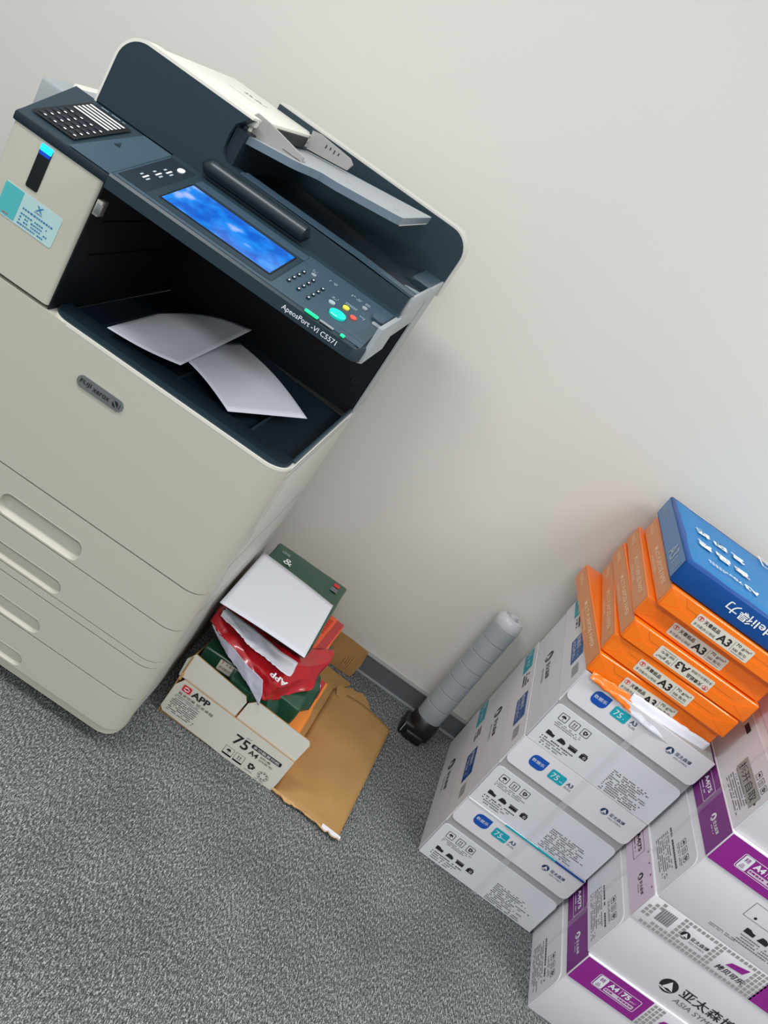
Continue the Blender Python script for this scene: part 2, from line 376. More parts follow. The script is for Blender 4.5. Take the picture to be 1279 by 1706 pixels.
# output cavity
b = B(); b.box(-.459, -.004, .455, .584, .70, .934, CAV); b.box(-.002, 0.001, .458, .584, .70, 1.0, LGREY); 
for z, y in ((.80, .30), (.86, .25)): b.box(-.4595, -.4555, .05, .05 + y, z, z + .006, BLACK)
for k in range(9): b.box(-.30 + k * .026, -.297 + k * .026, .452, .456, .78, .86, BLACK)
BK = Fr((0, .455, 0), (1, 0, 0), (0, 0, 1)); b.ring(ell(-.03, .77, .007, .007, 20), ell(-.03, .77, .004, .004, 20), BK, NAVYD, .001)
b.done('cavity_wall', P)
b = B(); b.prism(plan(-.458, -.004, .0035, .06, .036), TOPF, .700, .7125, NAVY, r=.0015); b.prism(plan(-.458, -.008, .020, .0645, .018), TOPF, .7125, .7133, NAVYD); b.box(-.46, -.001, .062, .066, .70, .7125, NAVY, .001)
b.box(-.007, 0, .06, .458, .69, .7155, NAVY2, .0015)
def trayP(u, v):
    x = -.455 + .45 * u; y = .064 + .392 * v
    return Vector((x, y, .690 + .018 * math.sin(math.pi * min(1, max(0, (.62 - u) / .5))) * v * .8 + .012 * (1 - u)))
b.grid(trayP, 20, 12, NAVYD)
for k in range(5):
    x = -.40 + .075 * k; b.box(x, x + .0025, .07, .33, .69, .7015 + .006 * (1 - k / 5), NAVY, .001)
b.box(-.30, -.16, .066, .10, .69, .703, NAVY, .003)
b.done('output_tray', P)
b = B(); b.box(-.002, .0015, .042, .458, .700, .7088, IVORY2, .001); b.prism(plan(-.4575, 0.0, -.0003, .06, .040), TOPF, .7040, .7092, IVORY2); b.done('tray_rim', P)
# scanner deck
b = B(); b.box(-.62, 0, .115, .584, .934, .999, LGREY, .003); b.box(-.62, 0, .02, .13, .934, .9375, LGREY); b.box(-.618, -.004, .03, .45, .931, .935, CAV); b.done('scanner_deck', P)
SLOPE = Fr((0, 0, .945), (1, 0, 0), (0, .12, .055))
b = B(); b.prism([(0, .934), (0, .946), (.012, .9505), (.122, 1.001), (.122, .934)], Fr((-.6215, 0, 0), (0, 1, 0), (0, 0, 1)), 0, .2025, NAVY)
b.box(-.6225, -.455, -.0025, .01, .932, .9465, NAVYD, .003)
b.dec([(-.53, .002), (-.455, .002), (-.42, .128), (-.487, .128)], SLOPE, NAVY2, .0022)
b.dec([(-.498, .066), (-.487, .066), (-.4925, .078)], SLOPE, NAVYD, .003)
b.done('left_console', P)
b = B()
def kq(u, v): return (-.6085 + .0735 * u + .0285 * v, .021 + .095 * v)
b.dec([kq(-.02, -.03), kq(1.03, -.03), kq(1.03, 1.03), kq(-.02, 1.03)], SLOPE, BLACK, .003)
for r in range(5):
    for c in range(4):
        u0, v0 = .04 + .24 * c, .04 + r * .115
        b.dec([kq(u0, v0), kq(u0 + .17, v0), kq(u0 + .17, v0 + .07), kq(u0, v0 + .07)], SLOPE, NAVYD, .004)
        b.dec([kq(u0 + .14, v0), kq(u0 + .20, v0), kq(u0 + .20, v0 + .025), kq(u0 + .14, v0 + .025)], SLOPE, WHITEINK, .0043)
for r in range(5):
    v0 = .64 + r * .073
    b.dec([kq(.06, v0), kq(.93, v0), kq(.93, v0 + .036), kq(.06, v0 + .036)], SLOPE, WHITEINK, .004)
b.lines(SLOPE, -.565, -.505, .124, 1, .0035, GREYINK, h=.003)
b.done('keypad', P)
# control panel
PAN = Fr((0, -.05, .962), (1, 0, 0), (0, .17, .041)); PF = Fr((0, -.05, 0), (1, 0, 0), (0, 0, 1))
b = B()
sec = [(-.05, .940), (-.0505, .9585), (-.047, .9625), (.12, 1.003), (.12, .936), (-.02, .936)]
xs = [(-.4325, 1), (-.010, 1), (-.002, .975), (.004, .93), (.007, .86)]
vs = []; n = len(sec)
for x, k in xs:
    for y, z in sec: vs.append(Vector((x, .12 + (y - .12) * (1 - (1 - k) * (1 if y < .05 else 0)), z)))
fs = [[j * n + i, j * n + (i + 1) % n, (j + 1) * n + (i + 1) % n, (j + 1) * n + i] for j in range(len(xs) - 1) for i in range(n)]
b.add(vs, fs + [list(range(n)), [(len(xs) - 1) * n + i for i in range(n)][::-1]], NAVY)
b.rect(-.43, .0, .003, .157, PAN, NAVY2, .0006)
b.rect(-.427, -.379, .012, .157, PAN, NAVYD, .0011)
b.rect(-.379, -.162, .012, .157, PAN, NAVY, .0011)
b.rect(-.365, -.160, .128, .150, PAN, NAVY2, .0016)
b.rect(-.161, -.1605, .014, .150, PAN, BLACK, .0014); b.rect(-.044, .0, .0195, .020, PAN, NAVY, .0014)
b.prism([(.004, .9375), (.011, .940), (.011, .999), (.004, .999)], Fr((0, -.028, 0), (1, 0, 0), (0, 0, 1)), -.15, 0, LGREY)
for k, (xx, vv, t) in enumerate(((-.408, .045, '1'), (-.405, .075, 'n'), (-.402, .100, 'o'))):
    b.rect(xx, xx + .003, vv, vv + .016, PAN, WHITEINK, .0015); b.rect(xx - .007, xx - .004, vv + .004, vv + .012, PAN, GREYINK, .0015); b.rect(xx + .006, xx + .009, vv, vv + .01, PAN, GREYINK, .0015)
b.prism(ell(-.396, .136, .0055, .0085, 20), PAN, .001, .0025, WHITEINK)
b.text('ApeosPort -VI C5571', PF, -.1265, .9435, WHITEINK, H=.0098, Wd=.094, bold=.004, h=.0012)
for (x0, x1, v0) in ((-.139, -.131, .120), (-.110, -.095, .124), (-.072, -.05, .127), (-.066, -.045, .094), (-.086, -.075, .084), (-.036, -.026, .082), (-.044, -.034, .13)):
    b.lines(PAN, x0, x1, v0 + .004, 2, .0042, GREYINK, ragged=.2, h=.0013)
b.prism(rrect(-.136, -.128, .104, .112, .002, 2), PAN, .0008, .0024, MGREY)
cp = b.done('control_panel', P)
b = B(); b.prism(rrect(-.3655, -.170, .026, .122, .002, 2), PAN, .0008, .0018, BLACK); b.rect(-.3625, -.1725, .0285, .119, PAN, SCREEN, .0021); b.done('touch_screen', cp)
b = B(); b.prism(ell(-.0595, .0445, .0135, .0125, 32), PAN, .0008, .004, STARTC, r=.001); b.lines(PAN, -.068, -.055, .035, 1, .004, WHITEINK, h=.0045); b.done('start_button', cp, label='large round turquoise start button')
b = B(); b.prism(ell(-.0592, .0795, .0055, .0062, 20), PAN, .0008, .003, YEL); b.done('button', cp, label='yellow round button')
b = B(); b.prism(ell(-.0405, .0662, .0055, .0058, 20), PAN, .0008, .003, REDB); b.done('button', cp, label='red round button')
b = B(); b.prism(ell(-.0796, .0668, .0055, .0052, 20), PAN, .0008, .003, GREYINK); b.done('button', cp)
b = B(); b.prism(ell(-.0398, .1145, .0045, .0052, 20), PAN, .0008, .003, MGREY); b.done('button', cp)
b = B()
for r in range(4):
    for c in range(3):
        x = -.147 + .0198 * c + .0008 * r; v = .0465 - .005 * c + .0165 * r
        b.prism(ell(x, v, .0032, .0048, 12), PAN, .0008, .0026, NAVYD); b.rect(x - .001, x + .0014, v - .0018, v + .0018, PAN, WHITEINK, .0029)
b.done('number_keys', cp)
for x0, x1 in ((-.0965, -.0735), (-.0345, -.0275)):
    b = B(); b.prism(rrect(x0, x1, -.0012, .0055, .002, 3), PAN, .0006, .0022, GRN); b.done('indicator_light', cp)
b = B(); b.prism(rrect(-.0705, -.0465, -.0005, .0045, .0015, 3), PAN, .0006, .0018, MGREY); b.done('indicator_light', cp, label='unlit grey indicator bar')
b = B(); b.prism(rrect(-.022, -.001, .098, .122, .004, 3), PAN, .0008, .006, NAVY2, r=.0015); b.prism(rrect(-.016, .0, .087, .097, .003, 3), PAN, .0008, .002, MGREY); b.done('port_cover', cp)
# document feeder
AF = Fr((0, .12, 0), (1, 0, 0), (0, 0, 1))
def arc(cx, cz, r, a0, a1, n=8, sx=1): return [(cx + sx * r * math.cos(R_(a0 + (a1 - a0) * k / n)), cz + r * math.sin(R_(a0 + (a1 - a0) * k / n))) for k in range(n + 1)]
outl = [(-.585, 1.000), (.008, 1.000), (.008, 1.036)] + [(-.325, 1.041)] + arc(-.345, 1.061, .020, 270, 180, 6)[1:] + [(-.366, 1.078), (-.363, 1.095), (-.352, 1.108), (-.346, 1.119)] + arc(-.540, 1.077, .044, 90, 180, 8)
ins = [(-.581, 1.002), (.004, 1.002), (.004, 1.033)] + [(-.325, 1.0385)] + arc(-.345, 1.0615, .0225, 270, 180, 6)[1:] + [(-.369, 1.078), (-.367, 1.096), (-.356, 1.108), (-.352, 1.1155)] + arc(-.540, 1.0765, .0395, 90, 180, 8)
b = B(); b.prism(outl[:9], AF, -.02, 0, NAVYD) if False else b.prism(ins, AF, -.03, .002, NAVY); b.ring(outl, outl, AF, NAVY) if False else None; rim = [(-.585, 1.000), (-.581, 1.002)]
RO = [(-.585, 1.0)] + arc(-.540, 1.077, .044, 180, 90, 8)[0:] + [(-.346, 1.119)]; RI = [(-.581, 1.0)] + arc(-.540, 1.0765, .0395, 180, 90, 8) + [(-.346, 1.1155)]
for k in range(len(RO) - 1): b.prism([RO[k], RI[k], RI[k + 1], RO[k + 1]], AF, -.035, .001, IVORY2)
b.box(-.585, -.36, .14, .16, 1.0, 1.10, NAVYD); 
b.prism([(-.325, 1.0385), (-.10, 1.0375), (.004, 1.034), (.006, 1.038), (-.10, 1.0415), (-.325, 1.0415)], AF, -.03, .0026, NAVY2)
fd = b.done('feeder_front', P)
def capP(u, v):                                    # half-round grip along x
    x = -.386 + .205 * u; a = math.pi * v; e_ = min(1, 14 * u + .02, 60 * (1 - u) + .02) ** .5
    return Vector((x, .119 - .016 * math.sin(a) * e_, 1.0195 + .0145 * math.cos(a) * e_))
b = B(); b.grid(capP, 24, 12, HANDLE); b.done('lift_grip', fd)
b = B(); b.box(-.583, -.355, .155, .565, 1.0, 1.112, IVORY2, .012, 4); b.box(-.50, -.37, .20, .50, 1.110, 1.117, IVORY2, .004, 2); b.box(-.375, -.350, .15, .565, 1.102, 1.114, IVORY2, .004)
FT = Fr((0, 0, 1.117), (1, 0, 0), (0, 1, 0)); b.lines(FT, -.48, -.40, .40, 2, .012, MGREY, h=.0006); b.box(-.366, -.3455, .126, .56, 1.0, 1.094, NAVYD); b.rect(-.405, -.385, .27, .30, FT, MGREY, .0008); b.rect(-.49, -.39, .33, .332, FT, MGREY, .0006)
b.done('feeder_cover', P)
b = B(); bw = Fr((0, .50, 0), (1, 0, 0), (0, 0, 1))
back_o = [(-.45, 1.0), (.012, 1.0), (.013, 1.075)] + arc(-.035, 1.083, .048, 0, 90, 8) + [(-.45, 1.131)]
back_i = [(-.45, 1.002), (.0085, 1.002), (.0095, 1.075)] + arc(-.035, 1.083, .0445, 0, 90, 8) + [(-.45, 1.1275)]
b.prism(back_o, bw, -.065, 0, SHELL); b.prism(back_i, bw, 0, .003, NAVY); b.box(-.37, -.362, .14, .50, 1.0, 1.10, NAVYD); b.done('feeder_back', P)
b = B()
def recP(u, v): return Vector((-.36 + .364 * u, .15 + .355 * v, 1.008 + .012 * (1 - u) + .012 * math.sin(math.pi * v)))
b.grid(recP, 16, 8, NAVYD)
b.prism([(-.13, 1.0), (.006, 1.0), (.006, 1.030), (-.02, 1.030)], Fr((0, .33, 0), (1, 0, 0), (0, 0, 1)), -.15, 0, NAVY, r=.002)
b.prism([(-.20, 1.0), (.006, 1.0), (.006, 1.024)], Fr((0, .28, 0), (1, 0, 0), (0, 0, 1)), -.001, .008, GREYINK)
b.box(.0035, .009, .125, .33, 1.001, 1.034, LGREY, .002); b.box(.0035, .0085, .335, .50, 1.001, 1.032, LGREY, .002)
b.box(-.035, .004, .335, .495, 1.002, 1.032, NAVY2, .003)
b.done('exit_tray', P)
b = B(); FTZ = Fr((0, 0, 0), (1, 0, 0), (0, 1, 0))
tp = [(-.352, .135), (-.268, .135), (-.254, .142), (-.240, .163), (-.226, .170), (-.206, .158), (-.19, .150)] + [(-.085, .138)] + arc(-.085, .148, .01, 270, 360, 4) + arc(-.085, .44, .01, 0, 90, 4) + [(-.352, .45)]
def tz(x): return 1.090 + (x + .352) * .123
vs = [Vector((x, y, tz(x))) for x, y in tp] + [Vector((x, y, tz(x) - .0125)) for x, y in tp]; n = len(tp)
b.add(vs, [list(range(n)), [n + k for k in range(n)][::-1]] , LGREY); b.add(vs, [[n + k, n + (k + 1) % n, (k + 1) % n, k] for k in range(n)], TRAYE)
for x, y in ((-.205, .24), (-.11, .22)): b.add([Vector((x, y, tz(x) + .0006)), Vector((x + .012, y - .001, tz(x + .012) + .0006)), Vector((x + .012, y + .001, tz(x + .012) + .0006)), Vector((x, y + .0015, tz(x) + .0006))], [[0, 1, 2, 3]], INK)
b.prism([(-.075, 1.110), (-.0752, 1.122), (-.0755, 1.1235)], Fr((0, .148, 0), (1, 0, 0), (0, 0, 1)), -.28, 0, IVORY2)
ft = b.done('feeder_tray', P)
G1 = Fr((0, .163, 0), (1, 0, 0), (0, 0, 1)); G2 = Fr((0, .40, 0), (1, 0, 0), (0, 0, 1))
b = B(); b.prism([(-.352, 1.085), (-.262, 1.096), (-.264, 1.109), (-.335, 1.122), (-.360, 1.124), (-.364, 1.118)], G1, -.010, 0, GUIDE, r=.001); b.box(-.30, -.264, .163, .19, 1.099, 1.103, GUIDE, .001); b.done('paper_guide', ft)
b = B(); b.prism([(-.335, 1.098), (-.25, 1.108), (-.245, 1.122), (-.255, 1.129), (-.325, 1.134), (-.34, 1.131)], G2, -.006, 0, GUIDE, r=.001)
for k in range(4): b.rect(-.305 + k * .009, -.303 + k * .009, 1.118 + .002 * (k % 2), 1.125, G2, INK, .0006)
b.done('paper_guide', ft)
b = B(); b.box(-.36, -.338, .175, .395, 1.096, 1.116, BLACK, .002); b.box(-.42, -.340, .18, .41, 1.113, 1.1215, IVORY2, .003); b.done('feed_slot', P)
b = B(); b.box(-.700, -.600, .155, .40, .885, .978, LGREY, .008, 3); b.box(-.66, -.60, .18, .36, .976, .992, IVORY2, .003); b.box(-.625, -.59, .12, .40, .945, .99, LGREY, .004); b.done('side_unit', P)

# sheets lying in the output tray
def sheet(P00, P10, P11, P01, bulge, name, label, parent=None, m=SHEET, nu=20, nv=14, seed=0):
    P00, P10, P11, P01 = map(Vector, (P00, P10, P11, P01))
    def f(u, v):
        p = (P00 * (1 - u) + P10 * u) * (1 - v) + (P01 * (1 - u) + P11 * u) * v
        return p + Vector((0, 0, bulge(u, v)))
    b = B(); b.grid(f, nu, nv, m); o = b.done(name, solid=.0004)
    tag(o, label, 'paper'); return o
Mp = Matrix.Translation((PX, PY, 0)) @ Matrix.Rotation(PR, 4, 'Z')
def pl(x, y, z): return Mp @ Vector((x, y, z))
sheet(pl(-.139, .050, .7225), pl(-.045, .236, .7225), pl(-.255, .350, .728), pl(-.318, .135, .724), lambda u, v: .010 * math.sin(math.pi * v), 'printed_sheet', 'white sheet in the copier tray near the right edge, its far end tucked under another')
sheet(pl(-.374, .036, .727), pl(-.377, .222, .728), pl(-.248, .372, .758), pl(-.250, .070, .733), lambda u, v: .015 * math.sin(math.pi * v) * u - .004 * math.sin(math.pi * v) * (1 - u), 'printed_sheet', 'curled white sheet lying on top in the copier tray, on the left')

# ================================================================== A3 CARTONS
SX, SY, SR_ = .6773, -.4693, -.0247
def a3_carton(k, label, dx=0, dy=0, teal=False):
    t = thing('paper_carton', label, 'carton', (SX + dx, SY + dy, .0004 + .2023 * k), SR_, 'white cartons of large paper stacked against the wall')
    Wc, Dc, Hc = .312, .435, .2015
    f = Fr((0, 0, 0), (1, 0, 0), (0, 0, 1)); sd = Fr((0, Dc, 0), (0, -1, 0), (0, 0, 1))
    b = B(); b.box(0, Wc, 0, Dc, 0, Hc, CARTGAP, .002); b.done('carton_body', t)
    b = B(); b.prism(rrect(.001, Wc - .001, .001, .109, .012, 5, (0, 0, 1, 1)), f, -.0005, .0022, CARTON)
    b2 = .0022; F2 = Fr((0, -b2, 0), (1, 0, 0), (0, 0, 1))
    for i, fn in enumerate((umbrella, arrows, recycle)):
        frame_icon(b, F2, .031 + .027 * i, .0875, .0095, INK); fn(b, F2, .031 + .027 * i, .0875, .0085, INK)
    b.lines(F2, .022, .100, .0735, 3, .0045, INKG, th=.4)
    for i in range(4): machine(b, F2, .033 + .0278 * i, .0405, .019, INK, i)
    for i in range(4): b.lines(F2, .027, .105 - .01 * i, .0285 - .006 * i, 1, .0052, INK if i == 0 else INKG, th=.5, ragged=.1)
    for i in (0, 1): b.dec(ell(.0225, .0265 - .007 * i, .0015, .0015, 8), F2, INK, .0006)
    b.lines(F2, .180, .285, .060, 11, .0052, INKG, th=.5, ragged=.45)
    b.done('lower_flap', t)
    b = B(); b.prism(rrect(.0, Wc, .1285, Hc + .0005, .014, 5, (1, 1, 0, 0)), f, -.0005, .0030, CARTON2)
    F3 = Fr((0, -.0030, 0), (1, 0, 0), (0, 0, 1))
    b.dec(rrect(.040, .077, .153, .185, .012, 6, (1, 1, 0, 1)), F3, BLUEB, .0006); b.text('数据乐', F3, .0435, .166, WHITEINK, H=.0085, Wd=.030, h=.0009)
    b.dec(rrect(.090, .127, .155, .180, .004, 4), F3, TEAL, .0006); b.text('75', F3, .095, .160, WHITEINK, H=.0135, h=.0009); b.lines(F3, .1135, .125, .1645, 1, .004, WHITEINK, ragged=0, h=.0009)
    b.text('A3', F3, .132, .1655, INKN, H=.0095, bold=.02); b.lines(F3, .132, .150, .162, 2, .003, INKN, ragged=.1)
    symbol(b, F3, .229, .1695, .0085, INKN, CARTON2); b.text('亚太森博', F3, .2415, .1675, INKN, H=.0088, Wd=.037, bold=.01); b.text('ASIA SYMBOL', F3, .243, .1605, INKG, H=.0038, Wd=.034)
    b.done('upper_flap', t)
    if teal:
        b = B(); b.box(.0, .185, -.0048, -.0030, .1975, .2018, WHITEINK, .0005); b.box(.10, .2325, -.0060, -.0032, .1965, .2012, TEAL, .0006); b.box(.2325, .310, -.0060, -.0032, .1965, .2012, BLUEL, .0006); b.done('torn_lid_edge', t, label='teal and blue lid edge peeking out')
    # left end
    b = B(); b.box(-.0016, 0.0005, .002, Dc - .002, .001, .109, CARTON); b.box(-.0024, .0005, .0, Dc, .112, Hc, CARTON2)
    S1 = Fr((-.0016, Dc, 0), (0, -1, 0), (0, 0, 1)); S2 = Fr((-.0024, Dc, 0), (0, -1, 0), (0, 0, 1))
    def yb(y): return Dc - y
    symbol(b, S1, yb(.275), .055, .017, INK, CARTON); b.text('亚太森博', S1, yb(.245), .047, INK, H=.016, Wd=.075, bold=.01); b.text('ASIA SYMBOL', S1, yb(.242), .032, INKG, H=.007, Wd=.070)
    b.rect(yb(.206), yb(.098), .146, .188, S2, BLUEL, .0006); b.text('数据乐', S2, yb(.200), .166, WHITEINK, H=.014, Wd=.06, h=.0009); b.text('75 A3', S2, yb(.130), .166, GREYINK, H=.008, Wd=.026, h=.0009); b.lines(S2, yb(.198), yb(.11), .160, 2, .005, WHITEINK, h=.0009)
    b.rect(yb(.428), yb(.330), .148, .186, S2, TEAL, .0006); b.text('75', S2, yb(.42), .158, WHITEINK, H=.018, h=.0009); b.lines(S2, yb(.38), yb(.34), .172, 2, .006, WHITEINK, h=.0009)
    b.lines(S2, yb(.31), yb(.25), .182, 3, .010, INK, th=.6)
    for i in range(22): b.rect(yb(.075) + i * .0019, yb(.075) + i * .0019 + (.0006, .0011)[i % 3 == 0], .152, .175, S2, INKG, .0006)
    b.done('end_panel', t)
    b = B(); b.box(.150, .166, -.0058, -.0052, .0, Hc, TAPE); b.done('packing_strap', t)
    return t
a3_carton(0, 'white A3 paper carton lowest in the wall stack, teal and blue strip along its top', teal=True)
a3_carton(1, 'white A3 paper carton in the middle of the wall stack, between two like cartons', dx=-.001)
a3_carton(2, 'white A3 paper carton on top of the wall stack, directly under the orange packs', dx=.001)

# ================================================================== REAMS
def a3_ream(i, z, x, y, rz, label, flip=False, torn=False, H=.0475):
    t = thing('paper_ream', label, 'pack of paper', (x, y, z), rz, 'orange packs of paper on the carton stack')
    w, d = .297, .42; rnd = random.Random(i)
    def Pf(q):                                     # soft sag of the wrapper
        v = Vector(q); k = noise.noise(v * 9 + Vector((i * 3.1, 0, 0)))
        return v + Vector((0, 0, .0016 * k)) 
    b = B(); t2 = bmesh.new(); bmesh.ops.create_cube(t2, size=1)
    for v in t2.verts: v.co = Vector(((v.co.x + .5) * w, (v.co.y + .5) * d, (v.co.z + .5) * H))
    bmesh.ops.bevel(t2, geom=list(t2.edges), offset=.0045, segments=3, profile=.6, affect='EDGES'); t2.verts.index_update()
    b.add([v.co.copy() for v in t2.verts], [[v.index for v in f.verts] for f in t2.faces], ORANGE); t2.free()
    f = Fr((0, 0, 0), (1, 0, 0), (0, 0, 1)); s_ = Fr((0, d, 0), (0, -1, 0), (0, 0, 1))
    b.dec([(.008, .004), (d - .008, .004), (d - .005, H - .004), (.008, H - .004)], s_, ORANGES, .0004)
    b.text('天章纸品', s_, .02, H * .42, OPALE, H=H * .26, Wd=.06, h=.0009); b.text('MULTI PURPOSE PAPER', s_, .17, H * .46, OPALE, H=H * .24, Wd=.20, bold=.01, h=.0009); b.text('多功能办公用纸', s_, .19, H * .18, OPALE, H=H * .16, Wd=.09, h=.0009)
    # folded end on the front
    b.prism([(.0035, .004), (.040, H * .45), (.0035, H - .005)], f, 0, .0008, ORANGE)
    b.prism([(.0035, .003), (w - .0035, .003), (w - .040, H * .40), (.040, H * .40)], f, 0, .0011, ORANGE)
    b.prism([(.036, H - .003), (w - .036, H - .003), (w - .050, H * .62), (.048, H * .62)], f, 0, .0008, ORANGE)
    b.prism([(w - .0035, .004), (w - .0035, H - .005), (w - .042, H * .45)], f, 0, .0008, ORANGE)
    o = b.done('wrapper', t)
    x0, x1, z0, z1 = .072, .200, .0075, .0365
    b = B(); L = Fr((0, -.0012, 0), (1, 0, 0), (0, 0, 1))
    if flip: L = Fr((x0 + x1, -.0012, z0 + z1), (-1, 0, 0), (0, 0, -1)); 
    b.prism(rrect(x0, x1, z0, z1, .003, 3), L, 0, .0004, LABEL)
    b.text('T', L, .0765, .0255, REDINK, H=.0065, Wd=.008, bold=.03, h=.0012); b.ring(ell(.0805, .0285, .006, .005, 16), ell(.0805, .0285, .0052, .0042, 16), L, REDINK, .0008)
    b.text('天章纸品', L, .0895, .0232, INK, H=.0092, Wd=.035, bold=.02, h=.0008); b.text('多功能办公用纸', L, .0755, .0115, INK, H=.0062, Wd=.048, h=.0008)
    b.text('A3', L, .1265, .0125, INK, H=.0170, Wd=.028, bold=.03, h=.0008); b.rect(.1585, .1592, .011, .033, L, INKG, .0008)
    b.text('70 g/m²', L, .1625, .0245, INK, H=.0080, Wd=.033, bold=.008, h=.0008); b.text('500 张/包', L, .1625, .0145, INK, H=.0070, Wd=.030, bold=.008, h=.0008); b.rect(.1625, .193, .0112, .0122, L, INKG, .0008)
    b.done('label', t)
    if torn:
        b = B()
        def tf(u, v):
            xx = .105 + .190 * u; zz = -.019 + .037 * v
            return Vector((xx, -.004 - .022 * (1 - v) * math.sin(math.pi * (.15 + .8 * u)) - .002 * noise.noise(Vector((u * 9, v * 4, 1))), zz - .010 * u * (1 - v) + .002 * noise.noise(Vector((u * 14, v, 7)))))
        b.grid(tf, 26, 8, PAPER); b.done('torn_paper', t, solid=.0006, label='torn white inner paper')
        b = B()
        def tg(u, v):
            xx = .012 + .115 * u
            return Vector((xx, -.004 - .012 * (1 - v) - .004 * abs(noise.noise(Vector((u * 5, v * 3, 3)))), -.003 + .013 * v - .014 * u * (1 - v) + .004 * noise.noise(Vector((u * 8, v * 3, 2)))))
        b.grid(tg, 22, 6, ORANGE); b.done('torn_wrapper', t, solid=.0006)
    return t
a3_ream(1, .6075, .674, -.470, .080, 'orange A3 paper pack at the bottom of the orange pile, torn open at the front', torn=True)
a3_ream(2, .6570, .671, -.460, -.030, 'orange A3 paper pack resting on the torn one, label upright, second from the bottom')
a3_ream(3, .7060, .679, -.468, .012, 'orange A3 paper pack in the middle whose white label is upside down', flip=True)
a3_ream(4, .7550, .672, -.452, -.018, 'orange A3 paper pack just above the one with the upside down label')
a3_ream(5, .8040, .686, -.474, -.012, 'orange A3 paper pack directly under the blue pack')
t = thing('paper_ream', 'bright blue A3 paper pack on the very top of the pile against the wall', 'pack of paper', (.676, -.463, .8530), -.030)
w, d, H = .305, .425, .055
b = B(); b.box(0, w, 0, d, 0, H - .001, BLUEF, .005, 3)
T = Fr((0, 0, H), (1, 0, 0), (0, 1, 0)); f = Fr((0, 0, 0), (1, 0, 0), (0, 0, 1)); s_ = Fr((0, d, 0), (0, -1, 0), (0, 0, 1))
def tw_(u, v):
    x = .002 + (w - .004) * u; y = .002 + (d - .004) * v; e_ = min(1, 14 * u, 14 * (1 - u), 14 * v, 14 * (1 - v))
    return Vector((x, y, H - .003 + .004 * e_ + .0022 * noise.noise(Vector((x * 16, y * 10, 4))) * e_))
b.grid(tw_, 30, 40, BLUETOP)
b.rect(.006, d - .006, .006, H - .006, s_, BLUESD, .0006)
b.text('deli得力', Fr((0, -.0004, 0), (-1, 0, 0), (0, 0, -1)), -.209, -.040, WHITEINK, H=.022, Wd=.099, bold=.01, h=.0008)
TT = Fr((0, 0, H + .0036), (-1, 0, 0), (0, -1, 0))
for r, (ta, tb_) in enumerate((('高', '复'), ('品', '印'), ('质', '纸'))):
    b.text(ta, TT, -.166 + .0455 * r, -.182, WHITEINK, H=.038, Wd=.036, bold=.045)
    b.text(tb_, TT, -.172 + .0455 * r, -.270, WHITEINK, H=.038, Wd=.036, bold=.045)
b.text('A3', TT, -.176, -.094, WHITEINK, H=.026, Wd=.036, bold=.03); b.text('70g', TT, -.134, -.090, WHITEINK, H=.018, Wd=.032, bold=.02); b.lines(TT, -.10, -.048, -.066, 2, .010, WHITEINK)
b.rect(-.10, -.04, -.395, -.391, TT, WHITEINK, .0008)
b.ring([(-.298, -.42), (-.24, -.42), (-.24, -.355), (-.298, -.355)], [(-.295, -.416), (-.244, -.416), (-.244, -.359), (-.295, -.359)], TT, WHITEINK)
b.lines(TT, -.288, -.252, -.368, 4, .011, WHITEINK)
b.text('A3', s_, .30, .012, GREYINK, H=.030, Wd=.05, bold=.02, h=.0012); b.text('复印纸', s_, .36, .014, GREYINK, H=.022, Wd=.045, h=.0012); b.text('得力纸品', s_, .03, .020, GREYINK, H=.016, Wd=.07, h=.0012)
b.done('wrapper', t)

